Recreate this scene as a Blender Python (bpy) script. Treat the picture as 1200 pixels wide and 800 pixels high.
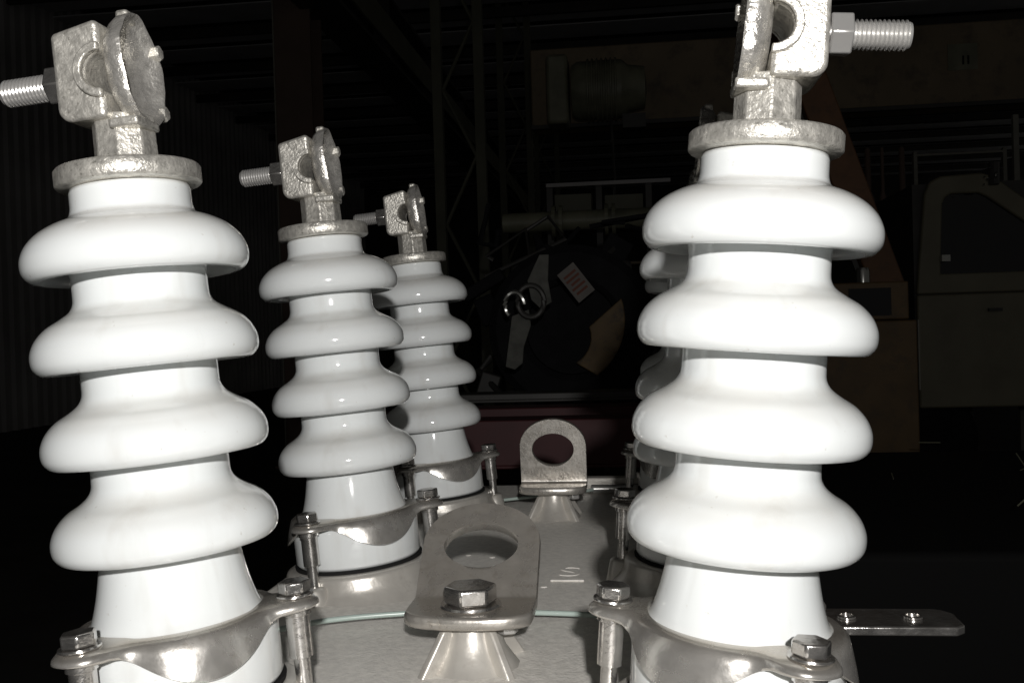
import bpy, bmesh, math, random
from mathutils import Vector, Matrix
random.seed(7)
PI = math.pi
S = bpy.context.scene
for o in list(bpy.data.objects): bpy.data.objects.remove(o)
C = S.collection

# ------------------------------------------------------------------ camera
cd = bpy.data.cameras.new('camera'); cam = bpy.data.objects.new('camera', cd); C.objects.link(cam)
S.camera = cam
cd.sensor_width = 36.0; cd.lens = 36.0*1150/1200
cd.clip_start = 0.02; cd.clip_end = 200
CAMM = (Matrix.Translation((0.107, -0.915, 0.25)) @ Matrix.Rotation(math.radians(6.9), 4, 'Z')
        @ Matrix.Rotation(math.radians(90-0.5), 4, 'X') @ Matrix.Rotation(math.radians(-1.7), 4, 'Z'))
cam.matrix_world = CAMM

# ------------------------------------------------------------------ world + flash
w = bpy.data.worlds.new('World'); S.world = w; w.use_nodes = True
bg = w.node_tree.nodes['Background']
bg.inputs[0].default_value = (1.0, 0.97, 0.90, 1); bg.inputs[1].default_value = 0.05
ld = bpy.data.lights.new('camera_flash', 'POINT'); ld.energy = 45; ld.shadow_soft_size = 0.014
ld.color = (1.0, 0.975, 0.95)
fl = bpy.data.objects.new('camera_flash', ld); C.objects.link(fl); fl.location = (0.185, -1.22, 0.41)
S.view_settings.view_transform = 'Standard'; S.view_settings.look = 'None'
S.view_settings.exposure = 0.0; S.view_settings.gamma = 1.0
S.render.engine = 'CYCLES'

# ------------------------------------------------------------------ materials
def mat(name, col, rough=0.5, metal=0.0, var=0.0, vscale=20.0, bump=0.0, bscale=60.0, coat=0.0,
        col2=None, c2lo=0.5, c2hi=0.7, dust=None, spec=0.5, rvar=0.0, streak=0.0):
    m = bpy.data.materials.new(name); m.use_nodes = True
    nt = m.node_tree; N = nt.nodes; L = nt.links
    b = N['Principled BSDF']
    b.inputs['Roughness'].default_value = rough; b.inputs['Metallic'].default_value = metal
    b.inputs['Coat Weight'].default_value = coat; b.inputs['Coat Roughness'].default_value = 0.06
    b.inputs['Specular IOR Level'].default_value = spec
    tc = N.new('ShaderNodeTexCoord')
    n1 = N.new('ShaderNodeTexNoise'); n1.inputs['Scale'].default_value = vscale; n1.inputs['Detail'].default_value = 6
    L.new(tc.outputs['Object'], n1.inputs['Vector'])
    mr = N.new('ShaderNodeMapRange'); mr.inputs[1].default_value = 0.3; mr.inputs[2].default_value = 0.7
    mr.inputs[3].default_value = 1-var; mr.inputs[4].default_value = 1+var
    L.new(n1.outputs[0], mr.inputs[0])
    mul = N.new('ShaderNodeMix'); mul.data_type = 'RGBA'; mul.blend_type = 'MULTIPLY'; mul.inputs[0].default_value = 1
    mul.inputs[6].default_value = (*col, 1)
    L.new(mr.outputs[0], mul.inputs[7]); out = mul.outputs[2]
    if col2:
        n2 = N.new('ShaderNodeTexNoise'); n2.inputs['Scale'].default_value = vscale*2.3; n2.inputs['Detail'].default_value = 8
        n2.inputs['Roughness'].default_value = 0.65
        L.new(tc.outputs['Object'], n2.inputs['Vector'])
        m2 = N.new('ShaderNodeMapRange'); m2.inputs[1].default_value = c2lo; m2.inputs[2].default_value = c2hi
        L.new(n2.outputs[0], m2.inputs[0])
        mx = N.new('ShaderNodeMix'); mx.data_type = 'RGBA'; mx.inputs[7].default_value = (*col2, 1)
        L.new(m2.outputs[0], mx.inputs[0]); L.new(out, mx.inputs[6]); out = mx.outputs[2]
    if dust:   # settled dust on upward facing surfaces
        g = N.new('ShaderNodeNewGeometry'); sx = N.new('ShaderNodeSeparateXYZ'); L.new(g.outputs['Normal'], sx.inputs[0])
        m3 = N.new('ShaderNodeMapRange'); m3.inputs[1].default_value = 0.35; m3.inputs[2].default_value = 0.95
        m3.inputs[4].default_value = dust[1]
        L.new(sx.outputs[2], m3.inputs[0])
        nd = N.new('ShaderNodeTexNoise'); nd.inputs['Scale'].default_value = 35; nd.inputs['Detail'].default_value = 8
        L.new(tc.outputs['Object'], nd.inputs['Vector'])
        mm = N.new('ShaderNodeMath'); mm.operation = 'MULTIPLY'; L.new(m3.outputs[0], mm.inputs[0]); L.new(nd.outputs[0], mm.inputs[1])
        mx = N.new('ShaderNodeMix'); mx.data_type = 'RGBA'; mx.inputs[7].default_value = (*dust[0], 1)
        L.new(mm.outputs[0], mx.inputs[0]); L.new(out, mx.inputs[6]); out = mx.outputs[2]
    if streak:   # faint grime runs and specks on the glaze
        mp = N.new('ShaderNodeMapping'); mp.inputs['Scale'].default_value = (55, 55, 7); L.new(tc.outputs['Object'], mp.inputs['Vector'])
        for src, lo, hi, amt, sc_ in ((mp.outputs[0], 0.55, 0.78, streak, 1.0), (tc.outputs['Object'], 0.70, 0.76, 0.35, 230.0)):
            ns = N.new('ShaderNodeTexNoise'); ns.inputs['Scale'].default_value = sc_; ns.inputs['Detail'].default_value = 5
            L.new(src, ns.inputs['Vector'])
            ms = N.new('ShaderNodeMapRange'); ms.inputs[1].default_value = lo; ms.inputs[2].default_value = hi; ms.inputs[4].default_value = amt
            L.new(ns.outputs[0], ms.inputs[0])
            mx = N.new('ShaderNodeMix'); mx.data_type = 'RGBA'; mx.inputs[7].default_value = (0.40, 0.35, 0.28, 1)
            L.new(ms.outputs[0], mx.inputs[0]); L.new(out, mx.inputs[6]); out = mx.outputs[2]
    L.new(out, b.inputs['Base Color'])
    if rvar:
        m4 = N.new('ShaderNodeMapRange'); m4.inputs[1].default_value = 0.3; m4.inputs[2].default_value = 0.7
        m4.inputs[3].default_value = rough-rvar; m4.inputs[4].default_value = rough+rvar
        L.new(n1.outputs[0], m4.inputs[0]); L.new(m4.outputs[0], b.inputs['Roughness'])
    if bump:
        n3 = N.new('ShaderNodeTexNoise'); n3.inputs['Scale'].default_value = bscale; n3.inputs['Detail'].default_value = 4
        L.new(tc.outputs['Object'], n3.inputs['Vector'])
        bp = N.new('ShaderNodeBump'); bp.inputs['Strength'].default_value = bump; bp.inputs['Distance'].default_value = 0.0012
        L.new(n3.outputs[0], bp.inputs['Height']); L.new(bp.outputs[0], b.inputs['Normal'])
    return m

M = {}
M['porcelain'] = mat('white_glazed_porcelain', (0.77, 0.797, 0.797), 0.10, var=0.02, vscale=14, streak=0.22, coat=0.4, dust=((0.56, 0.50, 0.42), 0.55), spec=0.5, rvar=0.03)
M['cast'] = mat('tinned_casting', (0.62, 0.60, 0.55), 0.38, 0.62, var=0.22, vscale=180, bump=0.55, bscale=420, col2=(0.22, 0.21, 0.18), c2lo=0.58, c2hi=0.72, rvar=0.08)
M['steel'] = mat('satin_steel', (0.52, 0.495, 0.455), 0.30, 0.68, var=0.10, vscale=70, bump=0.18, bscale=260, col2=(0.36, 0.325, 0.28), c2lo=0.52, c2hi=0.8, dust=((0.34, 0.30, 0.25), 0.9), rvar=0.07)
M['clamp'] = mat('stamped_clamp_steel', (0.62, 0.60, 0.565), 0.25, 0.78, var=0.08, vscale=60, bump=0.12, bscale=200, col2=(0.42, 0.38, 0.33), c2lo=0.56, c2hi=0.8, dust=((0.45, 0.41, 0.355), 1.3), rvar=0.06)
M['bolt'] = mat('zinc_bolt', (0.58, 0.565, 0.545), 0.20, 0.93, var=0.18, vscale=90, bump=0.2, bscale=300, dust=((0.35, 0.31, 0.27), 0.8), rvar=0.06)
M['lid'] = mat('grey_lid_paint', (0.76, 0.735, 0.685), 0.46, 0.0, var=0.12, vscale=160, bump=0.6, bscale=420, col2=(0.50, 0.455, 0.385), c2lo=0.60, c2hi=0.76, spec=0.45, rvar=0.06)
M['lidcast'] = mat('bare_cast_edge', (0.58, 0.555, 0.51), 0.33, 0.4, var=0.15, vscale=30, bump=0.25, bscale=150, col2=(0.42, 0.39, 0.35), c2lo=0.58, c2hi=0.8)
M['gasket'] = mat('black_gasket', (0.012, 0.012, 0.012), 0.8, spec=0.2)
M['wire'] = mat('pale_green_sleeve', (0.42, 0.50, 0.46), 0.25)
M['glossnut'] = mat('bright_plated_nut', (0.72, 0.71, 0.69), 0.24, 0.72, var=0.05)
# background
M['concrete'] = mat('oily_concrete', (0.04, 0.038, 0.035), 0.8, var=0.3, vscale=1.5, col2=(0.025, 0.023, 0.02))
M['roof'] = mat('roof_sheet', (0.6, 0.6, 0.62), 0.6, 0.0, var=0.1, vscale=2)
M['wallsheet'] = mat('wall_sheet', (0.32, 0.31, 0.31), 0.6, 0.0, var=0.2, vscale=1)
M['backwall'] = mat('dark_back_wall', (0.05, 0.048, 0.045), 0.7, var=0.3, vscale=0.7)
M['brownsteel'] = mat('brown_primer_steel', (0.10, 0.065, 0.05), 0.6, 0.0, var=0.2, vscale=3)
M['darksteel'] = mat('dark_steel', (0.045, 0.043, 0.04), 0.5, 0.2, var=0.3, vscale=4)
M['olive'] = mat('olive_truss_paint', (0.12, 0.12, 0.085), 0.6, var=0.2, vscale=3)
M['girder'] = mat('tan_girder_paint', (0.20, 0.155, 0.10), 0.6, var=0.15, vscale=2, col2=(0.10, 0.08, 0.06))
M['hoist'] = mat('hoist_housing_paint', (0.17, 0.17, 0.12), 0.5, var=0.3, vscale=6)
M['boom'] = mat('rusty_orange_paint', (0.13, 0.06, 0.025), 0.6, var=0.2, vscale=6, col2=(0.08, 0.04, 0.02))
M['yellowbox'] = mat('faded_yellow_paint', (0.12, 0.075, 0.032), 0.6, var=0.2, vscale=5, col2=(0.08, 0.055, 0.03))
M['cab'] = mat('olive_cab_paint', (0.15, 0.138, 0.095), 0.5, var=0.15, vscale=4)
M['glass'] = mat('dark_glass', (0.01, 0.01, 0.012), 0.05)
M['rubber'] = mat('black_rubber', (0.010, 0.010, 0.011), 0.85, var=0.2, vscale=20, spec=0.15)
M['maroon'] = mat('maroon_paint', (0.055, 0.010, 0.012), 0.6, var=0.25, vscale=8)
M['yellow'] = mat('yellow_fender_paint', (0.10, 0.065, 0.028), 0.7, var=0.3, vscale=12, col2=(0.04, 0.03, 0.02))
M['rag'] = mat('grey_webbing', (0.09, 0.09, 0.08), 0.8, var=0.3, vscale=30)
M['chrome'] = mat('chrome', (0.4, 0.4, 0.38), 0.25, 0.9)
M['paper'] = mat('grey_paper', (0.13, 0.12, 0.11), 0.7, var=0.1)
M['redink'] = mat('red_ink', (0.12, 0.035, 0.02), 0.7)
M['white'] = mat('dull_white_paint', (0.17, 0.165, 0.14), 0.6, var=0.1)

# ------------------------------------------------------------------ mesh helpers
class MB:
    def __init__(s): s.v = []; s.f = []; s.M = Matrix.Identity(4)
    def add(s, vs, fs, mtx=None):
        n = len(s.v); mt = mtx or Matrix.Identity(4)
        s.v += [tuple(mt @ Vector(v)) for v in vs]; s.f += [tuple(i+n for i in f) for f in fs]
        return s
    def box(s, x0, x1, y0, y1, z0, z1, mtx=None):
        v = [(x, y, z) for x in (x0, x1) for y in (y0, y1) for z in (z0, z1)]
        f = [(0,1,3,2),(4,6,7,5),(0,4,5,1),(2,3,7,6),(0,2,6,4),(1,5,7,3)]
        return s.add(v, f, mtx)
    def lathe(s, prof, n=48, mtx=None, closed=False, phase=0.0):
        vs = []; fs = []
        for r, z in prof:
            for k in range(n):
                a = 2*PI*k/n+phase; vs.append((r*math.cos(a), r*math.sin(a), z))
        for i in range(len(prof)-1):
            for k in range(n):
                k2 = (k+1) % n; fs.append((i*n+k, i*n+k2, (i+1)*n+k2, (i+1)*n+k))
        if not closed:
            fs.append(tuple(range(n-1, -1, -1))); fs.append(tuple((len(prof)-1)*n+k for k in range(n)))
        else:
            i = len(prof)-1
            for k in range(n):
                k2 = (k+1) % n; fs.append((i*n+k, i*n+k2, k2, k))
        return s.add(vs, fs, mtx)
    def prism(s, pts, d0, d1, mtx=None):     # pts in local XY, extruded along Z
        n = len(pts)
        vs = [(x, y, d0) for x, y in pts]+[(x, y, d1) for x, y in pts]
        fs = [tuple(range(n-1, -1, -1)), tuple(range(n, 2*n))]+[(i, (i+1) % n, n+(i+1) % n, n+i) for i in range(n)]
        return s.add(vs, fs, mtx)
    def tube(s, pts, r, n=12):
        pts = [Vector(p) for p in pts]; vs = []; fs = []
        up = Vector((0.1, 0.2, 1)).normalized()
        for i, p in enumerate(pts):
            t = (pts[min(i+1, len(pts)-1)]-pts[max(i-1, 0)]).normalized()
            a = t.cross(up).normalized(); b = a.cross(t)
            for k in range(n):
                q = 2*PI*k/n; vs.append(tuple(p+a*r*math.cos(q)+b*r*math.sin(q)))
        for i in range(len(pts)-1):
            for k in range(n):
                k2 = (k+1) % n; fs.append((i*n+k, i*n+k2, (i+1)*n+k2, (i+1)*n+k))
        fs.append(tuple(range(n-1, -1, -1))); fs.append(tuple((len(pts)-1)*n+k for k in range(n)))
        return s.add(vs, fs)
    def build(s, name, m, parent=None, smooth=False, bevel=0.0, seg=2, angle=35, subsurf=0, solid=0.0):
        me = bpy.data.meshes.new(name); me.from_pydata(s.v, [], s.f)
        bm = bmesh.new(); bm.from_mesh(me); bmesh.ops.recalc_face_normals(bm, faces=bm.faces)
        bm.to_mesh(me); bm.free()
        me.materials.append(m)
        o = bpy.data.objects.new(name, me); C.objects.link(o)
        if parent: o.parent = parent
        if solid:
            q = o.modifiers.new('solid', 'SOLIDIFY'); q.thickness = solid; q.offset = -1
        if bevel:
            q = o.modifiers.new('bevel', 'BEVEL'); q.width = bevel; q.segments = seg; q.limit_method = 'ANGLE'
            q.angle_limit = math.radians(30); q.harden_normals = False
        if subsurf:
            q = o.modifiers.new('sub', 'SUBSURF'); q.levels = subsurf; q.render_levels = subsurf
        if smooth or bevel:
            for p in me.polygons: p.use_smooth = True
            me.set_sharp_from_angle(angle=math.radians(angle))
        return o

def T(x, y, z): return Matrix.Translation((x, y, z))
def RX(d): return Matrix.Rotation(math.radians(d), 4, 'X')
def RY(d): return Matrix.Rotation(math.radians(d), 4, 'Y')
def RZ(d): return Matrix.Rotation(math.radians(d), 4, 'Z')
def empty(name, loc, label=None, cat=None, group=None):
    o = bpy.data.objects.new(name, None); C.objects.link(o); o.location = loc; o.empty_display_size = 0.05
    return tag(o, label, cat, group)
def tag(o, label=None, cat=None, group=None, kind=None):
    if label: o['label'] = label
    if cat: o['category'] = cat
    if group: o['group'] = group
    if kind: o['kind'] = kind
    return o
def hexprof(r): return [(r*math.cos(PI/3*k), r*math.sin(PI/3*k)) for k in range(6)]
def P(px, py, Z):                              # a place in the hall, Z metres ahead
    return CAMM @ Vector(((px-600)/1150*Z, (400-py)/1150*Z, -Z))

# ------------------------------------------------------------------ the hall
FL = -0.90; RZF = 5.2
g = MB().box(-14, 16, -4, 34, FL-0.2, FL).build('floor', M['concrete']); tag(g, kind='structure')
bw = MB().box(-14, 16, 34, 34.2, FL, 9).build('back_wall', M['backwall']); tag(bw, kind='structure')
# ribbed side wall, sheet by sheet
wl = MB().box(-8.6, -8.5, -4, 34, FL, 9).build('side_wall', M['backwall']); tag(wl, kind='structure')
pts = []; y = 0.0
for k in range(5):
    y0 = k*0.24; pts += [(y0, 0.0), (y0+0.10, 0.0), (y0+0.13, 0.05), (y0+0.20, 0.05), (y0+0.23, 0.0)]
sheet = MB()
vs = []; fs = []
for (yy, xx) in pts+[(1.2, 0.0)]:
    vs += [(xx, yy, 0), (xx, yy, 7.2)]
for i in range(len(vs)//2-1): fs.append((2*i, 2*i+2, 2*i+3, 2*i+1))
sheet.add(vs, fs); s0 = sheet.build('wall_sheet', M['wallsheet'], wl); s0.location = (-8.45, 4, FL)
for k in range(1, 22):
    s = s0.copy(); C.objects.link(s); s.location = (-8.45+(0.008 if k % 2 else 0), 4+k*1.2, FL)
# roof, sheet by sheet, overlapping across the purlins
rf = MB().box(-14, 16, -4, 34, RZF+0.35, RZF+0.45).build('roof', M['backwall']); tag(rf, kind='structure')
r0 = MB().add([(-8.4, 0, 0.0), (12, 0, 0.0), (12, 0.93, 0.06), (-8.4, 0.93, 0.06), (-8.4, 0, 0.02), (12, 0, 0.02), (12, 0.93, 0.08), (-8.4, 0.93, 0.08)],
              [(0,1,2,3),(4,7,6,5),(0,4,5,1),(2,6,7,3),(0,3,7,4),(1,5,6,2)]).build('roof_sheet', M['roof'], rf)
r0.location = (0, 8, RZF)
for k in range(1, 26):
    s = r0.copy(); C.objects.link(s); s.location = (0, 8+k*1.0, RZF)
for k in range(26):
    if k % 2 == 0:
        MB().box(-8.4, 12, 8+k-0.12, 8+k-0.05, RZF-0.16, RZF-0.01).build('purlin', M['darksteel'], rf)
    
def ibeam(a, b, w_, h_, name, m, parent=None, t=0.02, side=Vector((0, 0, 1))):
    a = Vector(a); b = Vector(b); d = (b-a); L = d.length; z = d.normalized()
    x = z.cross(side).normalized() if abs(z.dot(side)) < 0.99 else Vector((1, 0, 0)); y = z.cross(x)
    mt = Matrix((x, y, z)).transposed().to_4x4(); mt.translation = a
    mb = MB().box(-w_/2, w_/2, -h_/2, -h_/2+t, 0, L, mt).box(-w_/2, w_/2, h_/2-t, h_/2, 0, L, mt).box(-t/2, t/2, -h_/2+t, h_/2-t, 0, L, mt)
    return mb.build(name, m, parent)

# steel column at the left
p = P(360, 390, 9.0)
col = empty('steel_column', (p.x, p.y, FL), 'dark brown steel column standing behind the second left bushing', 'column')
MB().box(-0.17, 0.17, -0.17, -0.145, 0, 6.4).build('flange', M['brownsteel'], col)
MB().box(-0.17, 0.17, 0.145, 0.17, 0, 6.4).build('flange', M['brownsteel'], col)
MB().box(-0.01, 0.01, -0.145, 0.145, 0, 6.4).build('web', M['brownsteel'], col)
MB().box(-0.175, -0.162, -0.185, -0.172, 0, 6.4).build('pale_strip', M['white'], col)  # pale strip down the column's left edge
MB().box(-0.25, 0.25, -0.25, 0.25, 0, 0.02).build('base_plate', M['brownsteel'], col)

# runway girder running away under the roof with its latticed columns
gx = -2.55; gz = 3.55
gr = empty('runway_girder', (gx, 6, gz), 'dark crane runway girder running back under the roof sheets', 'girder')
MB().box(-0.2, 0.2, 0, 24, -0.35, -0.31).build('bottom_flange', M['darksteel'], gr)
MB().box(-0.2, 0.2, 0, 24, 0.31, 0.35).build('top_flange', M['darksteel'], gr)
MB().box(-0.015, 0.015, 0, 24, -0.31, 0.31).build('web', M['darksteel'], gr)
MB().box(0.215, 0.24, 0, 24, -0.24, 0.05).build('side_channel', M['olive'], gr)
for k in range(9):
    MB().box(0.016, 0.19, k*2.4+1.0, k*2.4+1.02, -0.31, 0.31).build('stiffener', M['darksteel'], gr)
for i, (yy, lab) in enumerate([(9.2, 'nearest olive lattice column under the crane runway girder'), (14.5, 'middle olive lattice column under the crane runway girder'), (20.5, 'farthest olive lattice column under the crane runway girder')]):
    lc = empty('lattice_column', (gx+0.95, yy, FL), lab, 'column', 'lattice columns under the runway girder')
    for xx in (-0.22, 0.22): MB().box(xx-0.05, xx+0.05, -0.05, 0.05, 0, 6.6).build('upright', M['olive'], lc)
    for k in range(9):
        z0 = 0.2+k*0.7; a = (-0.17, z0) if k % 2 else (0.17, z0); b = (0.17, z0+0.7) if k % 2 else (-0.17, z0+0.7)
        MB().tube([(a[0], 0.012*(k % 2), a[1]), (b[0], 0.012*(k % 2), b[1])], 0.02, 6).build('lacing_bar', M['olive'], lc)

# overhead crane bridge across the hall
a = P(622, 100, 9.5)
cr = empty('crane_bridge', (a.x, a.y, a.z), 'tan box girder of overhead crane crossing behind the right bushing', 'crane')
MB().box(0.0, 7.5, 0, 0.45, -0.40, 0.34).build('box_girder', M['girder'], cr, bevel=0.015)
MB().box(0.0, 7.5, -0.06, 0.0, -0.44, -0.402).build('lower_flange', M['darksteel'], cr)
sp = MB().box(3.86, 4.12, -0.008, -0.002, -0.10, 0.14).build('sign_plate', M['hoist'], cr)
for xx in (3.985, 4.03): MB().box(xx, xx+0.016, -0.012, -0.0085, -0.05, 0.03).build('painted_bar', M['gasket'], sp)
a = P(715, 105, 8.6)
ho = empty('chain_hoist', (a.x, a.y, a.z), 'olive hoist trolley with round motor hanging from crane bridge', 'hoist')
MB().lathe([(0.02, -0.34), (0.22, -0.33), (0.25, -0.28), (0.25, 0.10), (0.2, 0.16), (0.18, 0.3), (0.02, 0.32)], 28, RY(90)).build('motor', M['hoist'], ho, smooth=True)
MB().box(-0.55, -0.36, -0.15, 0.2, -0.3, 0.3).build('gearbox', M['hoist'], ho, bevel=0.03)
for k in range(7): MB().lathe([(0.255, -0.2+k*0.04), (0.27, -0.195+k*0.04), (0.27, -0.185+k*0.04), (0.255, -0.18+k*0.04)], 28, RY(90)).build('cooling_fin', M['hoist'], ho)
MB().box(0.1, 0.3, -0.1, 0.1, -0.36, -0.24).build('foot', M['darksteel'], ho)
MB().tube([(0, 0, -0.25), (0.02, 0, -0.8), (0, 0, -1.0)], 0.012, 6).build('chain', M['darksteel'], ho)

# hall clutter far behind: pipe with flanges, rail, shelf
a = P(590, 262, 7.0)
pf = empty('flanged_pipe', a, 'dark horizontal flanged pipe behind the rear lifting lug', 'pipe')
MB().lathe([(0.07, 0), (0.07, 1.1)], 20, RY(90)).build('pipe', M['hoist'], pf, smooth=True)
for k in (0.35, 0.40, 0.72, 0.77, 1.08): MB().lathe([(0.11, k), (0.11, k+0.025)], 20, RY(90)).build('flange', M['hoist'], pf)
a = P(640, 216, 8.0)
rk = empty('storage_rack', (a.x, a.y, FL), 'dim steel rack with pale top rail behind the flanged pipe', 'rack')
H = a.z-FL
MB().box(0, 1.0, -0.03, 0.0, H-0.03, H).build('top_rail', M['wallsheet'], rk)
for xx in (0.0, 0.40, 0.80): MB().box(xx, xx+0.05, 0.002, 0.05, 0, H-0.03).build('upright', M['darksteel'], rk)
for k in (0.35, 0.65): MB().box(0.052, 0.798, 0.06, 0.5, H-k-0.02, H-k).build('shelf', M['girder'], rk)
MB().box(0.06, 0.36, 0.08, 0.4, H-0.345, H-0.08).build('panel', M['olive'], rk)
MB().box(0.47, 0.78, 0.08, 0.4, H-0.345, H-0.10).build('panel', M['olive'], rk)

# a wheeled machine in the middle ground: tyre, fender
a = P(672, 385, 3.6)
wm = empty('work_machine', (a.x, a.y, a.z), 'black tyred machine with worn yellow fender behind the lifting lugs', 'machine')
R_ = 0.30
ty = MB().lathe([(R_*0.55, -0.10), (R_*0.62, -0.12), (R_*0.9, -0.12), (R_, -0.09), (R_, 0.09), (R_*0.9, 0.12), (R_*0.62, 0.12), (R_*0.55, 0.10)], 48, RX(90) , closed=True).build('tyre', M['rubber'], wm, smooth=True)
MB().lathe([(0.02, 0.02), (0.10, 0.02), (0.13, 0.04), (0.162, -0.06), (0.162, 0.09), (0.02, 0.09)], 32, RX(90)).build('rim', M['rubber'], wm, smooth=True)
for k in range(0):
    MB().box(R_-0.01, R_+0.02, -0.11, 0.11, -0.018, 0.018, RY(k*22.5)).build('tread_lug', M['rubber'], wm)
arc = [(0.24*math.cos(t), 0.24*math.sin(t)) for t in [math.radians(x) for x in range(-55, 20, 6)]]+[(0.10*math.cos(t)+0.02, 0.10*math.sin(t)-0.06) for t in [math.radians(x) for x in range(20, -70, -12)]]
MB().prism([(x-0.05, y+0.03) for x, y in arc], 0.0, 0.02, T(0, -0.15, 0) @ RX(90)).build('fender', M['yellow'], wm, bevel=0.004)
MB().box(-0.25, 0.22, 0.2, 0.9, -0.35, 0.26).build('body', M['darksteel'], wm, bevel=0.02)
MB().box(-0.15, 0.75, -0.10, 0.2, -0.42, -0.34).build('step', M['darksteel'], wm, bevel=0.01)
rr_ = random.Random(5)
for k in range(16):
    x0_, z0_ = rr_.uniform(-0.36, 0.22), rr_.uniform(-0.25, 0.42)
    pth = [(x0_+0.10*j*rr_.uniform(-.8, 1), rr_.uniform(0.10, 0.35), z0_+0.07*j*rr_.uniform(-1, .8)) for j in range(4)]
    MB().tube(pth, rr_.uniform(0.006, 0.014), 8).build('hose', rr_.choice([M['darksteel'], M['rubber']]), wm, smooth=True)
for k in range(12):
    x0_, z0_ = rr_.uniform(-0.36, 0.25), rr_.uniform(-0.30, 0.42); sx_, sz_ = rr_.uniform(0.02, 0.09), rr_.uniform(0.01, 0.06)
    MB().box(-sx_, sx_, -0.03, 0.03, -sz_, sz_, T(x0_, rr_.uniform(0.12, 0.3), z0_) @ RY(rr_.uniform(-40, 40))).build('bracket', rr_.choice([M['darksteel'], M['rubber']]), wm, bevel=0.006)
a = P(612, 370, 3.1)
hk = empty('hanging_hook', a, 'grey webbing strap with chrome buckle hanging beside the black tyre', 'strap')
MB().prism([(0.02, 0.11), (0.06, 0.19), (0.09, 0.19), (0.085, 0.11), (0.095, 0.04), (0.06, 0.02), (0.03, 0.05)], -0.006, 0.006, RX(90)).build('upper_strap', M['rag'], hk, bevel=0.002)
MB().prism([(-0.06, -0.16), (-0.035, 0.0), (0.02, 0.02), (0.025, -0.03), (0.0, -0.10), (-0.005, -0.15), (-0.03, -0.17)], -0.006, 0.006, T(0, 0.02, 0) @ RX(90)).build('lower_strap', M['rag'], hk, bevel=0.002)
MB().tube([(0.03+0.042*math.cos(t), -0.015, 0.045+0.05*math.sin(t)) for t in [2*PI*k/20 for k in range(21)]], 0.009, 8).build('buckle_ring', M['darksteel'], hk, smooth=True)
MB().tube([(-0.02+0.03*math.cos(t), -0.03, 0.035+0.04*math.sin(t)) for t in [2*PI*k/20 for k in range(14)]], 0.008, 8).build('hook', M['chrome'], hk, smooth=True)
a = P(675, 331, 3.2)
pt = MB().box(-0.034, 0.034, -0.001, 0.001, -0.058, 0.058).build('paper_tag', M['paper']); pt.location = a; pt.rotation_euler = (0.1, math.radians(-38), 0.2)
tag(pt, 'grey paper tag with red print hanging askew on black tyre', 'tag')
for k, (wd, zz) in enumerate([(0.024, 0.034), (0.026, 0.018), (0.018, 0.002), (0.026, -0.014), (0.022, -0.032)]):
    MB().box(-wd, wd, -0.0026, -0.0015, zz-0.004, zz+0.004).build('printed_line', M['redink'], pt)

# maroon beams low behind the lid
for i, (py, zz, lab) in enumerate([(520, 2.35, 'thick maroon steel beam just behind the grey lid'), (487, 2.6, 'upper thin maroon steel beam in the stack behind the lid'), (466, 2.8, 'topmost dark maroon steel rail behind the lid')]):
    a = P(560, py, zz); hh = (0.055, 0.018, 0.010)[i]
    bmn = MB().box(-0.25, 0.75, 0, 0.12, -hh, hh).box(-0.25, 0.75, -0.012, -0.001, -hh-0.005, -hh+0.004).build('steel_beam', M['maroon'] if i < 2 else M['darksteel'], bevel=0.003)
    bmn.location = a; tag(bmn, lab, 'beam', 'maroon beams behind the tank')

# right side: boom, yellow box, truck
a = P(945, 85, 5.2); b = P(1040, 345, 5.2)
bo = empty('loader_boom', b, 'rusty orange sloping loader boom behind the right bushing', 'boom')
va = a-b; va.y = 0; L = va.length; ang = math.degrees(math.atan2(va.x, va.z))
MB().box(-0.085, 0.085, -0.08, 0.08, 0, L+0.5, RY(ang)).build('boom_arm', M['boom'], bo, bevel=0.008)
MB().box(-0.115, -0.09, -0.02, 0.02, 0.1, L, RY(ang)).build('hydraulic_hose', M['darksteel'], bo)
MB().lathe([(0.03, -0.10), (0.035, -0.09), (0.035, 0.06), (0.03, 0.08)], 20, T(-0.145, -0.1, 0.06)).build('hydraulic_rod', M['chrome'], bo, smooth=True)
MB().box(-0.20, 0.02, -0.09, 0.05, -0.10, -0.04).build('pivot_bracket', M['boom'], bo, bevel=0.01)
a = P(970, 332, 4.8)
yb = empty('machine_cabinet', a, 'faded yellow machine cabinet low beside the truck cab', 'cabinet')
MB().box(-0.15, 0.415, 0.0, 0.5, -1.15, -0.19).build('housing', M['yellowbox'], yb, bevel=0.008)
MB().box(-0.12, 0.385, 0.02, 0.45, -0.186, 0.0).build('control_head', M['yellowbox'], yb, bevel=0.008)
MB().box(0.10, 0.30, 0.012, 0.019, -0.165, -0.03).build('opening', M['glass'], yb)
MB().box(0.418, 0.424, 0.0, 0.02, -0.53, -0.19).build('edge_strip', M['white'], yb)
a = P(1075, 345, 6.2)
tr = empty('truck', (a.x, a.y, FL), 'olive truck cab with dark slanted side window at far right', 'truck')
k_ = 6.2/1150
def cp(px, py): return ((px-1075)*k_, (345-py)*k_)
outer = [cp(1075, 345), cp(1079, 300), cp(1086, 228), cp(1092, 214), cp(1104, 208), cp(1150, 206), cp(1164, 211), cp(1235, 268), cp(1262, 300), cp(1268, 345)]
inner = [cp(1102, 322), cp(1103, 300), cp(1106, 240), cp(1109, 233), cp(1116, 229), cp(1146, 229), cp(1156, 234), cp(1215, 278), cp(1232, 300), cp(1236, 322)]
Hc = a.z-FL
mb = MB(); n = len(outer); mt = T(0, 0, Hc) @ RX(90)
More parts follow.
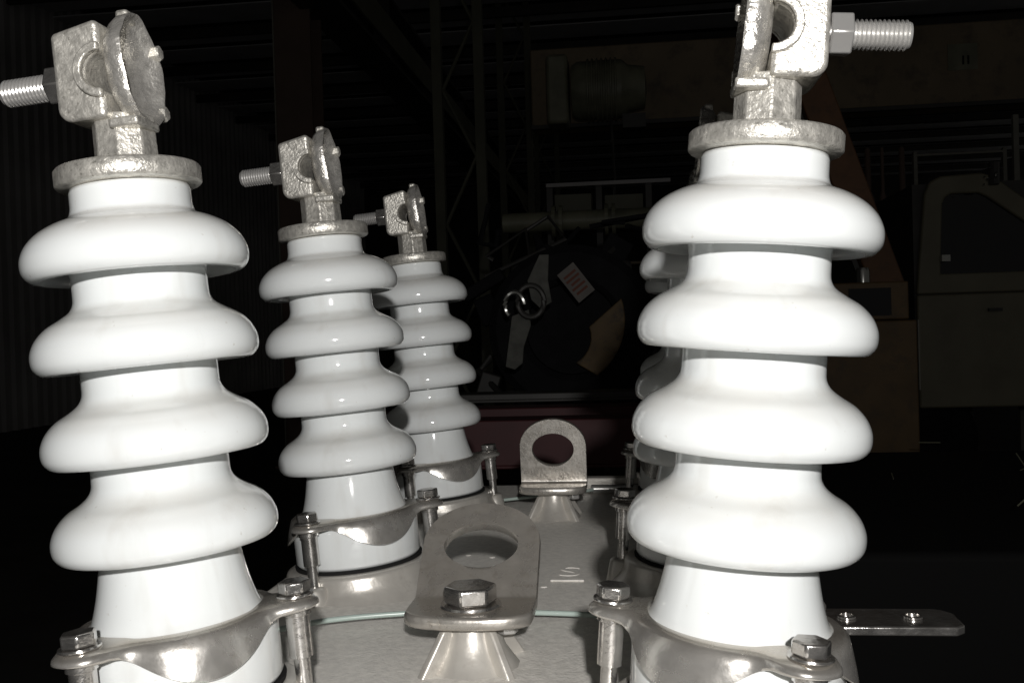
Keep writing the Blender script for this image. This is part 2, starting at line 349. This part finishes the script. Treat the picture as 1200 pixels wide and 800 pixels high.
vs = [(x, y, 0.0) for x, y in outer]+[(x, y, 0.0) for x, y in inner]+[(x, y, -0.06) for x, y in outer]+[(x, y, -0.06) for x, y in inner]
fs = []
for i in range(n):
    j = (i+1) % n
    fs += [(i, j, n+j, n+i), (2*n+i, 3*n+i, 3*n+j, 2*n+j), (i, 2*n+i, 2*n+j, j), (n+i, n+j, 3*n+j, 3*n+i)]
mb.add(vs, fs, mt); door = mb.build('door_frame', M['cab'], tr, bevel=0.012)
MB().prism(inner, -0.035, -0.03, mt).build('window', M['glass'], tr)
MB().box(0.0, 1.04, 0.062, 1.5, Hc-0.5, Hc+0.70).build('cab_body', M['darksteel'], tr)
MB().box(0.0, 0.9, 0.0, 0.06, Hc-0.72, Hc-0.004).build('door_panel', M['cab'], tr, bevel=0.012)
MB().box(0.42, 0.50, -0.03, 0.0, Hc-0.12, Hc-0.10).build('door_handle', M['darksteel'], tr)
MB().box(0.9, 2.2, 0.05, 1.5, Hc-0.7, Hc-0.05).build('bonnet', M['darksteel'], tr, bevel=0.04)
for xx in (0.0, 1.55):
    MB().lathe([(0.2, -0.13), (0.34, -0.13), (0.38, -0.10), (0.38, 0.10), (0.34, 0.13), (0.2, 0.13)], 32, T(xx, 0.2, 0.38) @ RX(90)).build('wheel', M['rubber'], tr, smooth=True)
MB().box(0.14, 0.19, -0.05, 0.0, Hc+0.20, Hc+0.24).build('mirror_bracket', M['chrome'], tr)
mrr = MB()
for k in range(16):
    q = P(1152+random.random()*26, 192+random.random()*28, 5.9)-Vector((a.x, a.y, FL)); s_ = 0.004+0.007*random.random()
    mrr.lathe([(0.0008, -s_), (s_, 0), (0.0008, s_)], 8, T(*q))
tag(mrr.build('glint_specks', M['chrome'], tr, smooth=True), kind='stuff')  # small chrome diamonds added to stand in for glints by the cab roof
MB().tube([tuple(P(1165, 190, 5.95)-Vector((a.x, a.y, FL))), tuple(P(1165, 216, 5.95)-Vector((a.x, a.y, FL)))], 0.03, 8).build('speck_stem', M['darksteel'], tr)  # dark bar holding the glint specks, no lamp on it
a = P(1192, 250, 7.5)
ps = MB().box(-0.02, 0.02, -0.02, 0.02, 0, a.z-FL+0.75).build('pale_post', M['white']); ps.location = (a.x, a.y, FL)
tag(ps, 'thin pale upright post behind the truck cab at right edge', 'post')
a = P(1075, 182, 8.2)
rl = MB().box(0, 0.68, 0, 0.05, -0.009, 0.009).box(-0.03, 0.0, 0, 0.05, -1.8, 0.03).box(0.68, 0.71, 0, 0.05, -1.8, 0.03).build('hand_rail', M['white']); rl.location = a
tag(rl, 'thin pale rail on posts behind the truck roof', 'rail')
for i, (px, ww) in enumerate([(1018, 0.10), (1035, 0.06), (1058, 0.10)]):
    a = P(px, 240, 8.0)
    q = MB().lathe([(ww/2*0.9, 0), (ww/2, 0.02), (ww/2, 1.2), (ww/2*0.5, 1.26), (ww/2*0.45, 1.6), (0.01, 1.62)], 16).build('gas_cylinder', M['brownsteel'], smooth=True)
    q.location = (a.x, a.y, FL+0.95)
    tag(q, ['left dim brown gas cylinder beside the orange boom', 'thin middle dim brown gas cylinder beside the orange boom', 'right dim brown gas cylinder left of the truck cab'][i], 'cylinder', 'cylinders between boom and truck')
a = P(1035, 246, 8.0); q = MB().box(-0.6, 0.6, -0.2, 0.3, 0, 0.946).build('work_bench', M['darksteel'], bevel=0.01); q.location = (a.x, a.y, FL)
tag(q, 'dark bench under the brown cylinders by the boom', 'bench')
# scrap bits on the floor at lower right
a = P(1090, 560, 3.0)
sc = MB()
for k in range(12):
    c = Vector((random.uniform(-0.5, 0.75), random.uniform(-0.5, 0.8), random.uniform(0, 0.1)))
    d = Vector((random.uniform(-1, 1), random.uniform(-1, 1), random.uniform(-.3, .5))).normalized()*random.uniform(0.02, 0.07)
    sc.tube([tuple(c-d), tuple(c+d)], 0.0022, 5)
sc = sc.build('scrap_heap', M['hoist']); sc.location = (a.x, a.y, a.z-0.05); tag(sc, 'loose metal offcuts lying in the dark at lower right', 'scrap', kind='stuff')
sb = MB().box(-0.7, 1.2, -0.7, 1.2, 0, a.z-0.07-FL).build('pallet_box', M['gasket'], bevel=0.02); sb.location = (a.x, a.y, FL)
tag(sb, 'black box under the loose metal offcuts at right', 'box')

# ------------------------------------------------------------------ THE SWITCH
root = empty('high_voltage_switch', (0, 0, FL), 'grey topped high voltage switch with six white porcelain bushings and two lifting lugs', 'switchgear')
OFF = Vector((0, 0, -FL))
def loc(o, x, y, z): o.location = Vector((x, y, z))+OFF
def rrect(hx, y0, y1, r, n=10):
    pts = []
    for cx, cy, a0 in ((hx-r, y1-r, 0), (-hx+r, y1-r, 90), (-hx+r, y0+r, 180), (hx-r, y0+r, 270)):
        for k in range(n+1):
            t = math.radians(a0+90*k/n); pts.append((cx+r*math.cos(t), cy+r*math.sin(t)))
    return pts
lid = MB().prism(rrect(0.245, -0.60, 0.60, 0.09), -0.035, 0.014).build('lid', M['lid'], root, bevel=0.008, seg=4); loc(lid, 0, 0, 0)
tb = MB().prism(rrect(0.215, -0.57, 0.57, 0.08), FL, -0.037).build('tank_body', M['lid'], root); loc(tb, 0, 0, 0)

# embossed marks on the lid
def textmesh(txt, size, ext):
    cu = bpy.data.curves.new('t', 'FONT'); cu.body = txt; cu.size = size; cu.extrude = ext; cu.align_x = 'CENTER'
    o = bpy.data.objects.new('t', cu); C.objects.link(o); bpy.context.view_layer.update()
    me = bpy.data.meshes.new_from_object(o.evaluated_get(bpy.context.evaluated_depsgraph_get())); bpy.data.objects.remove(o)
    return me
em = bpy.data.objects.new('embossed_letter', textmesh('S', 0.052, 0.0007)); C.objects.link(em); em.data.materials.append(M['lid']); em.parent = lid
em.location = (0.041, 0.030, 0.014)
MB().box(-0.016, 0.016, -0.003, 0.003, 0, 0.002).build('embossed_bar', M['lid'], lid, bevel=0.0008).location = (0.041, 0.010, 0.014)
for k in range(9):
    x_, y_ = random.uniform(-0.09, 0.09), random.uniform(-0.1, 0.5)
    MB().lathe([(0.0035, 0), (0.003, 0.0008), (0.001, 0.001)], 10, T(x_, y_, 0.014)).build('casting_pimple', M['lid'], lid, smooth=True)

# ---- bushing profile (axis along z, 0 = bottom edge of the porcelain)
MX = [0.2645, 0.2095, 0.1545, 0.0995]
def spl(pts, n=8):
    out = []; Q = [pts[0]]+pts+[pts[-1]]
    for i in range(1, len(Q)-2):
        p0, p1, p2, p3 = Q[i-1], Q[i], Q[i+1], Q[i+2]
        for k in range(n):
            t = k/n
            out.append(tuple(0.5*((2*p1[j])+(-p0[j]+p2[j])*t+(2*p0[j]-5*p1[j]+4*p2[j]-p3[j])*t*t+(-p0[j]+3*p1[j]-3*p2[j]+p3[j])*t**3) for j in (0, 1)))
    out.append(pts[-1]); return out
prof = [(0.030, 0.306), (0.0345, 0.3055), (0.0352, 0.303)]
top_r = [0.0352, 0.0392, 0.0398, 0.0402]
for i, m_ in enumerate(MX):
    rt = top_r[i]; nxt = (top_r+[0.0408])[i+1]
    prof += spl([(rt, m_+0.034), (rt+0.0004, m_+0.0282), (rt+0.0030, m_+0.0236), (0.0480, m_+0.0196), (0.0560, m_+0.0148), (0.0618, m_+0.0088), (0.0649, m_+0.0025), (0.0657, m_-0.0030), (0.0647, m_-0.0082), (0.0611, m_-0.0122), (0.0565, m_-0.0130)], 5)
    prof += [(0.0545, m_-0.0105), (0.050, m_-0.0075), (0.0445, m_-0.0065), (nxt+0.001, m_-0.0085), (nxt, m_-0.012)]
prof += spl([(0.0412, 0.082), (0.0425, 0.073), (0.0452, 0.060), (0.0488, 0.048), (0.0520, 0.043)], 5)
prof += [(0.0555, 0.042), (0.0585, 0.038), (0.0590, 0.030), (0.0590, 0.003), (0.0575, 0.0)]

def clamp_mesh(angs):
    mb = MB(); n = 180; vs = []; fs = []
    rows = 9
    for k in range(n):
        th = 360*k/n
        t = min(abs((th-a+180) % 360-180) for a in angs)
        lobe = 1/(1+math.exp((t-15.5)/2.6))
        rc = 0.0590+(0.0835-0.0590)*lobe*math.sqrt(max(0.0, 1-(min(t, 17)/21)**2))
        q = max(0.0, min(1.0, (t-15)/45)); dip = math.sin(q*PI/2)**1.15
        d = 0.0030+0.0205*dip; fl_ = 0.0050*dip
        ztop = 0.0470-0.0012*(1-lobe)
        ring = [(0.0505, ztop-0.002), (0.0512, ztop), (0.5*(0.0505+rc), ztop+0.0002), (rc-0.002, ztop-0.0006), (rc+0.0008, ztop-0.0028),
                (rc+0.0018+0.3*fl_, ztop-0.0028-0.35*d), (rc+0.002+0.75*fl_, ztop-0.0028-0.75*d), (rc+0.002+fl_, ztop-0.0028-d), (rc+0.0010+fl_, ztop-0.0034-d)]
        inner = [(rc-0.0015+fl_, ztop-0.0024-d), (rc-0.0015+0.3*fl_, ztop-0.006-0.35*d), (max(0.052, rc-0.004), ztop-0.0062), (0.0507, ztop-0.0060)]
        for r, z in ring+inner: vs.append((r*math.cos(math.radians(th)), r*math.sin(math.radians(th)), z))
    R = rows+4
    for k in range(n):
        k2 = (k+1) % n
        for i in range(R): fs.append((k*R+i, k2*R+i, k2*R+(i+1) % R, k*R+(i+1) % R))
    return mb.add(vs, fs)

def terminal(side, par, rot8):
    s = side     # +1: stud towards +X
    MB().lathe([(0.030, 0.3065), (0.0415, 0.3068), (0.0425, 0.308), (0.0425, 0.3165), (0.0412, 0.3180), (0.034, 0.3185), (0.015, 0.3185)], 64).build('cap_ring', M['cast'], par, smooth=True, angle=50)
    MB().lathe([(0.0195, 0.3186), (0.0190, 0.3205), (0.0185, 0.349)], 8, phase=rot8).build('terminal_stem', M['cast'], par, bevel=0.0010)
    # block: outline in X(outward) / Z, extruded along Y, with a half round groove on the inner face
    bz0, bz1 = 0.3450, 0.3985; cx, cz, rg = -0.002, 0.3725, 0.0112
    out = []
    def rc(cx_, cz_, r, a0, a1, n=5):
        for k in range(n+1):
            t = math.radians(a0+(a1-a0)*k/n); out.append((cx_+r*math.cos(t), cz_+r*math.sin(t)))
    rc(0.028-0.008, bz0+0.008, 0.008, -90, 0); rc(0.028-0.004, bz1-0.004, 0.004, 0, 90)
    rc(cx+0.0035, bz1+0.0008, 0.0035, 90, 180)
    rc(cx, cz, rg, 90, -90, 12)
    rc(cx+0.003, bz0+0.003, 0.003, 180, 270)
    mt = T(0, 0.0235, 0) @ RX(90)
    sc = Matrix.Diagonal((s, 1, 1, 1))
    MB().prism(out, 0, 0.047, sc @ mt).build('terminal_block', M['cast'], par, bevel=0.0028, seg=3)
    # raised lip round the groove, front and back
    for y0, y1 in ((-0.0272, -0.0232), (0.0232, 0.0272)):
        lip = MB(); oo = []
        for k in range(15): t = math.radians(92-184*k/14); oo.append((cx+0.0162*math.cos(t), cz+0.0162*math.sin(t)))
        for k in range(15): t = math.radians(-92+184*k/14); oo.append((cx+0.0113*math.cos(t), cz+0.0113*math.sin(t)))
        n = 15
        vs = [(x, y0, z) for x, z in oo]+[(x, y1, z) for x, z in oo]; N2 = len(oo); fs = []
        for k in range(n-1):
            a_, b_, c_, d_ = k, k+1, N2-2-k, N2-1-k
            fs += [(a_, b_, c_, d_), (N2+a_, N2+d_, N2+c_, N2+b_), (a_, N2+a_, N2+b_, b_), (d_, c_, N2+c_, N2+d_)]
        fs += [(0, N2-1, 2*N2-1, N2), (n-1, N2+n-1, N2+n, n)]
        lip.add(vs, fs, sc)
        lip.build('groove_lip', M['cast'], par, bevel=0.0008)
    # keeper: dished round plate, facing inward
    kp = MB().lathe([(0.001, 0.0), (0.014, 0.0008), (0.0225, 0.0032), (0.0285, 0.0072), (0.0322, 0.0114), (0.0340, 0.0118), (0.0350, 0.0102), (0.0348, 0.0055), (0.0320, 0.0005), (0.024, -0.0035), (0.001, -0.0050)],
                    56, T(-s*0.0052, 0, cz+0.003) @ Matrix.Diagonal((1, 0.76, 1, 1)) @ RY(-90*s+3*s))
    kp.v = [(x, y*(1+q), cz+0.003+(z-cz-0.003)*(1+q)) for (x, y, z) in kp.v for q in [(0.030*math.sin(5*math.atan2(y, z-cz-0.003)+1)+0.018*math.sin(11*math.atan2(y, z-cz-0.003)))*(1 if math.hypot(y/0.76, z-cz-0.003) > 0.027 else 0)]]
    kp.build('keeper_plate', M['keeper'], par, smooth=True, angle=45)
    MB().box(-0.0130, -0.0050, -0.006, 0.006, 0.4050, 0.4130, sc).build('keeper_tab', M['cast'], par, bevel=0.002)
    for zz in (0.3925, 0.3540):
        MB().lathe([(0.0042, -0.004), (0.0050, -0.0035), (0.0050, 0.0045), (0.0040, 0.0055), (0.001, 0.0057)], 6, sc @ T(-0.0130, 0.0225, zz) @ RY(-90) ).build('keeper_lug', M['cast'], par, smooth=True)
    MB().box(-0.0205, -0.002, -0.0225, 0.006, 0.3385, 0.3442, sc).build('jaw_ledge', M['cast'], par, bevel=0.0015)
    # stud
    sz = 0.3740
    pr = [(0.001, 0.030), (0.0088, 0.030)]; x = 0.0515
    pr = [(0.0015, 0.0282), (0.0072, 0.0282), (0.0072, 0.044)]
    x = 0.0445; td = 0.0015 if s > 0 else 0.0005
    while x < 0.0720: pr += [(0.0084-td, x), (0.0084, x+0.0009), (0.0084, x+0.0012), (0.0084-td, x+0.0021)]; x += 0.0024
    pr += [(0.0074, x), (0.0070, x+0.0012), (0.0015, x+0.0013)]
    MB().lathe(pr, 28, sc @ T(0, 0, sz) @ RY(90)).build('terminal_stud', M['glossnut'], par, smooth=True, angle=25)
    MB().lathe([(0.0015, 0.0282), (0.0110, 0.0282), (0.0110, 0.0307), (0.0015, 0.0307)], 28, sc @ T(0, 0, sz) @ RY(90)).build('washer', M['bolt'], par, smooth=True)
    nb = MB().prism([(0.0126*math.cos(PI/3*k+PI/6), 0.0126*math.sin(PI/3*k+PI/6)) for k in range(6)], 0.0308, 0.0430, sc @ T(0, 0, sz) @ RY(90) @ RZ(8))
    nb.build('terminal_nut', M['glossnut' if s > 0 else 'bolt'], par, bevel=0.0010)

M['keeper'] = mat('keeper_tin', (0.66, 0.64, 0.60), 0.28, 0.72, var=0.2, vscale=150, bump=0.6, bscale=400, rvar=0.06)
def bushing(side, angs):
    b = MB().lathe(prof, 96).build('bushing', M['porcelain'], root, smooth=True, angle=80)
    terminal(side, b, 0.0 if side > 0 else PI/8-0.15)
    clamp_mesh(angs).build('clamp_ring', M['clamp'], b, smooth=True, angle=60)
    for a_ in angs:
        x, y = 0.0715*math.cos(math.radians(a_)), 0.0715*math.sin(math.radians(a_)); mt = T(x, y, 0) @ RZ(a_*1.7)
        MB().prism(hexprof(0.0102), 0.0490, 0.0566, mt).build('clamp_bolt', M['bolt'], b, bevel=0.0012)
        MB().lathe([(0.002, 0.0472), (0.0113, 0.0472), (0.0116, 0.0479), (0.0113, 0.0488), (0.002, 0.0490)], 28, mt).build('washer', M['bolt'], b, smooth=True)
        MB().lathe([(0.002, 0.0405), (0.0088, 0.0405), (0.0088, 0.036), (0.0074, 0.0352), (0.0074, 0.0100), (0.0050, 0.0090), (0.0050, -0.012), (0.002, -0.012)], 24, mt).build('bolt_shank', M['bolt'], b, smooth=True, angle=40)
    MB().lathe([(0.060, -0.0030), (0.0605, -0.0002), (0.050, -0.0002), (0.050, -0.0030)], 64, closed=True).build('gasket', M['gasket'], b, smooth=True)
    return b
LEAN = 4.7; BX = 0.1575; BZ = 0.040
protoL = bushing(-1, (-109, 11, 131)); protoR = bushing(1, (-67, 173, 53))
def copy_tree(o, parent):
    c = o.copy(); C.objects.link(c); c.parent = parent
    for ch in list(o.children): copy_tree(ch, c)
    return c
def seat(side, angs, y, bx_):
    mb = MB().lathe([(0.050, -0.0032), (0.0655, -0.0034), (0.0680, -0.0048), (0.0692, -0.0075), (0.0700, -0.0145), (0.0725, -0.0200), (0.080, -0.0290), (0.090, -0.0365), (0.097, -0.046), (0.05, -0.046)], 72, closed=True)
    for a_ in angs:
        mb.lathe([(0.002, -0.010), (0.009, -0.010), (0.0115, -0.012), (0.013, -0.025), (0.017, -0.046), (0.002, -0.046)], 20, T(0.0715*math.cos(math.radians(a_)), 0.0715*math.sin(math.radians(a_)), 0))
    o = mb.build('bushing_seat', M['lidcast'], lid, smooth=True, angle=50)
    o.location = (bx_, y, BZ); o.rotation_euler = (0, math.radians(LEAN*side), 0)
BXS = {(-1, 0): -0.1685, (-1, 1): -0.1575, (-1, 2): -0.1515, (1, 0): 0.1592, (1, 1): 0.1650, (1, 2): 0.1710}
labs = {(-1, -1): 'nearest bushing on the left, fully lit', (-1, 0): 'middle bushing of the left row', (-1, 1): 'farthest bushing of the left row',
        (1, -1): 'nearest bushing on the right, glaring white', (1, 0): 'shadowed bushing just behind the nearest right one', (1, 1): 'farthest shadowed bushing in the right row'}
for side, proto, angs in ((-1, protoL, (-109, 11, 131)), (1, protoR, (-67, 173, 53))):
    for i, y in enumerate((-0.347, 0.0, 0.371)):
        b = proto if i == 0 else copy_tree(proto, root)
        bx_ = BXS[(side, i)]; y += -0.004 if (side, i) == (1, 0) else 0
        ln = 3.8 if (side, i) == (1, 1) else LEAN
        loc(b, bx_, y, BZ); b.rotation_euler = (0, math.radians(ln*side), 0)
        b['label'] = labs[(side, i-1)]
        seat(side, angs, y, bx_)

# ---- lifting lugs
def lug(y, lean, base_dir, bl=0.080, hgt=0.088, hw=0.0435, Rb=0.016, X=-0.012, HX=0.0265, HY=0.0205, bolted=True):
    bo_ = 0.032
    # flat domain: v from 0 (base end) to Ltot ; hole centre at Ltot-0.040
    th_t = math.radians(90-lean); arc = Rb*th_t; Lt = bl+arc+hgt
    hc = Lt-0.0395; ry_top = 0.036; rb_end = 0.020; hx, hy = HX, HY
    def inside(u, v):
        if abs(u) > hw: return False
        if v > Lt-ry_top: return (u/hw)**2+((v-(Lt-ry_top))/ry_top)**2 <= 1
        if v < rb_end: return (abs(u)/hw)**2.4+((rb_end-v)/rb_end)**2.4 <= 1
        return v >= 0
    def bend(u, v, d):   # d: offset to the inner (bolt) side
        if v < bl: y_, z_, ty, tz = v, 0.0, 1.0, 0.0
        elif v < bl+arc:
            t = (v-bl)/Rb; y_ = bl+Rb*math.sin(t); z_ = Rb*(1-math.cos(t)); ty, tz = math.cos(t), math.sin(t)
        else:
            t = th_t; y_ = bl+Rb*math.sin(t)+(v-bl-arc)*math.cos(t); z_ = Rb*(1-math.cos(t))+(v-bl-arc)*math.sin(t); ty, tz = math.cos(t), math.sin(t)
        return (u, (y_-tz*d), z_+ty*d)
    n = 96; steps = 40; th = 0.0092
    rays = []
    for k in range(n):
        t = 2*PI*k/n; cu, sv = math.cos(t), math.sin(t)
        r0 = 1/math.sqrt((cu/hx)**2+(sv/hy)**2); lo, hi = r0, 0.3
        for _ in range(30):
            m_ = (lo+hi)/2
            if inside(m_*cu, hc+m_*sv): lo = m_
            else: hi = m_
        rays.append((cu, sv, r0, lo))
    vs = []; fs = []
    def ringpts(f, d):
        for cu, sv, r0, r1 in rays:
            r = r0+(r1-r0)*f; vs.append(bend(r*cu, hc+r*sv, d))
    seq = []
    eps = 0.0020
    fr = [0.0]+[0.02+0.96*j/steps for j in range(steps+1)]+[1.0]
    for j, f in enumerate(fr): seq.append((f, th-(eps if j in (0, len(fr)-1) else 0)))
    for j, f in enumerate(reversed(fr)): seq.append((f, (eps if j in (0, len(fr)-1) else 0)))
    for f, d in seq: ringpts(f, d)
    Rn = len(seq)
    for i in range(Rn):
        for k in range(n):
            k2 = (k+1) % n; i2 = (i+1) % Rn
            fs.append((i*n+k, i*n+k2, i2*n+k2, i2*n+k))
    o = MB().add(vs, fs).build('lifting_lug', M['steel'], root, smooth=True, angle=50)
    bz = 0.047
    loc(o, X, y, bz); o.rotation_euler = (0, 0, 0 if base_dir > 0 else PI)
    if bolted: MB().prism(hexprof(0.0195), th+0.0026, th+0.0150, T(0, bo_, 0) @ RZ(17)).build('lug_bolt', M['bolt'], o, bevel=0.0018)
    if bolted: MB().lathe([(0.003, th), (0.0215, th), (0.0222, th+0.0008), (0.0215, th+0.0024), (0.003, th+0.0024)], 36, T(0, bo_, 0)).build('washer', M['bolt'], o, smooth=True)
    sx = 1 if base_dir > 0 else -1
    MB().prism(hexprof(0.0085), -0.009, -0.001, T(0.026*sx, 0.030 if base_dir > 0 else 0.075, 0) @ RZ(20)).build('small_nut', M['glossnut'], o, bevel=0.001)
    # cast boss below
    by = y+(0.034 if base_dir > 0 else -0.062)
    mb = MB().lathe([(0.0180, bz-0.0005), (0.0195, bz-0.008), (0.0245, 0.027), (0.034, 0.014), (0.049, 0.004), (0.060, -0.004)], 16, phase=PI/16)
    for q in range(4):
        a_ = 45+90*q
        mt = RZ(a_)
        mb.add([(0.018, -0.003, bz-0.002), (0.018, 0.003, bz-0.002), (0.026, 0.003, bz-0.004), (0.026, -0.003, bz-0.004), (0.018, -0.004, -0.004), (0.018, 0.004, -0.004), (0.058, 0.004, -0.004), (0.058, -0.004, -0.004)],
               [(0,1,2,3),(4,7,6,5),(0,3,7,4),(1,5,6,2),(3,2,6,7),(0,4,5,1)], mt)
    bs = mb.build('lug_boss', M['lidcast'], lid, bevel=0.0018, seg=3); bs.location = (X, by, 0)
    return o
YF = -0.256
lf = lug(YF, 47, +1, bl=0.052, hgt=0.085, Rb=0.012, hw=0.0455, X=-0.012, HX=0.0285, HY=0.0195); lf['label'] = 'front lifting lug leaning back over its hex bolt'
lr = lug(0.298, -7, +1, bl=0.040, hgt=0.080, Rb=0.012, bolted=False, X=0.004, hw=0.0425); lr['label'] = 'rear upright lifting lug with maroon showing through its hole'

# side bracket
sb = MB().prism([(0.17, -0.021), (0.307, -0.021), (0.313, -0.016), (0.314, 0.010), (0.309, 0.018), (0.303, 0.021), (0.17, 0.021)], 0, 0.006)
sbo = sb.build('side_bracket', M['bolt'], root, bevel=0.0012); loc(sbo, 0, -0.247, 0.050)
MB().box(0.172, 0.178, -0.02, 0.02, -0.05, -0.0005).build('bracket_leg', M['steel'], sbo)
for xx in (0.243, 0.285):
    MB().lathe([(0.003, 0.0062), (0.0062, 0.0062), (0.0062, 0.0075), (0.0045, 0.0078), (0.0045, 0.0064), (0.003, 0.0064)], 20, T(xx, -0.001, 0)).build('rivet', M['bolt'], sbo, smooth=True)

# rear rod with small fitting
rr = MB().tube([(0.045, 0.50, 0.022), (0.21, 0.50, 0.022)], 0.007, 16).build('rear_rod', M['glossnut'], root, smooth=True); loc(rr, 0, 0, 0)
MB().lathe([(0.004, 0.0), (0.004, 0.012), (0.009, 0.013), (0.009, 0.02), (0.004, 0.021)], 12, T(0.115, 0.49, 0.027)).build('rod_screw', M['bolt'], rr, smooth=True)
MB().box(0.03, 0.20, 0.515, 0.535, 0, 0.036).build('rod_rail', M['lidcast'], rr, bevel=0.002)
# wires on the lid
def wire(pts, r, lab):
    pts = [(x, y-0.045, z+0.014) for x, y, z in pts]
    o = MB().tube(spl3(pts), r, 12).build('wire', M['wire'], smooth=True); tag(o, lab, 'wire'); return o
def spl3(pts, n=8):
    out = []; Q = [pts[0]]+pts+[pts[-1]]
    for i in range(1, len(Q)-2):
        p0, p1, p2, p3 = [Vector(q) for q in Q[i-1:i+3]]
        for k in range(n):
            t = k/n; out.append(0.5*((2*p1)+(-p0+p2)*t+(2*p0-5*p1+4*p2-p3)*t*t+(-p0+3*p1-3*p2+p3)*t**3))
    out.append(Vector(pts[-1])); return out
wire([(-0.232, -0.19, 0.004), (-0.19, -0.145, 0.008), (-0.14, -0.108, 0.010), (-0.06, -0.084, 0.010), (0.02, -0.080, 0.009), (0.09, -0.090, 0.008), (0.17, -0.13, 0.005), (0.235, -0.18, 0.004)], 0.0022,
     'pale green wire curving across the lid behind the front lug')
wire([(-0.12, 0.44, 0.006), (-0.03, 0.475, 0.010), (0.03, 0.485, 0.014), (0.05, 0.49, 0.016)], 0.0022, 'pale wire lying at the back edge of the lid')
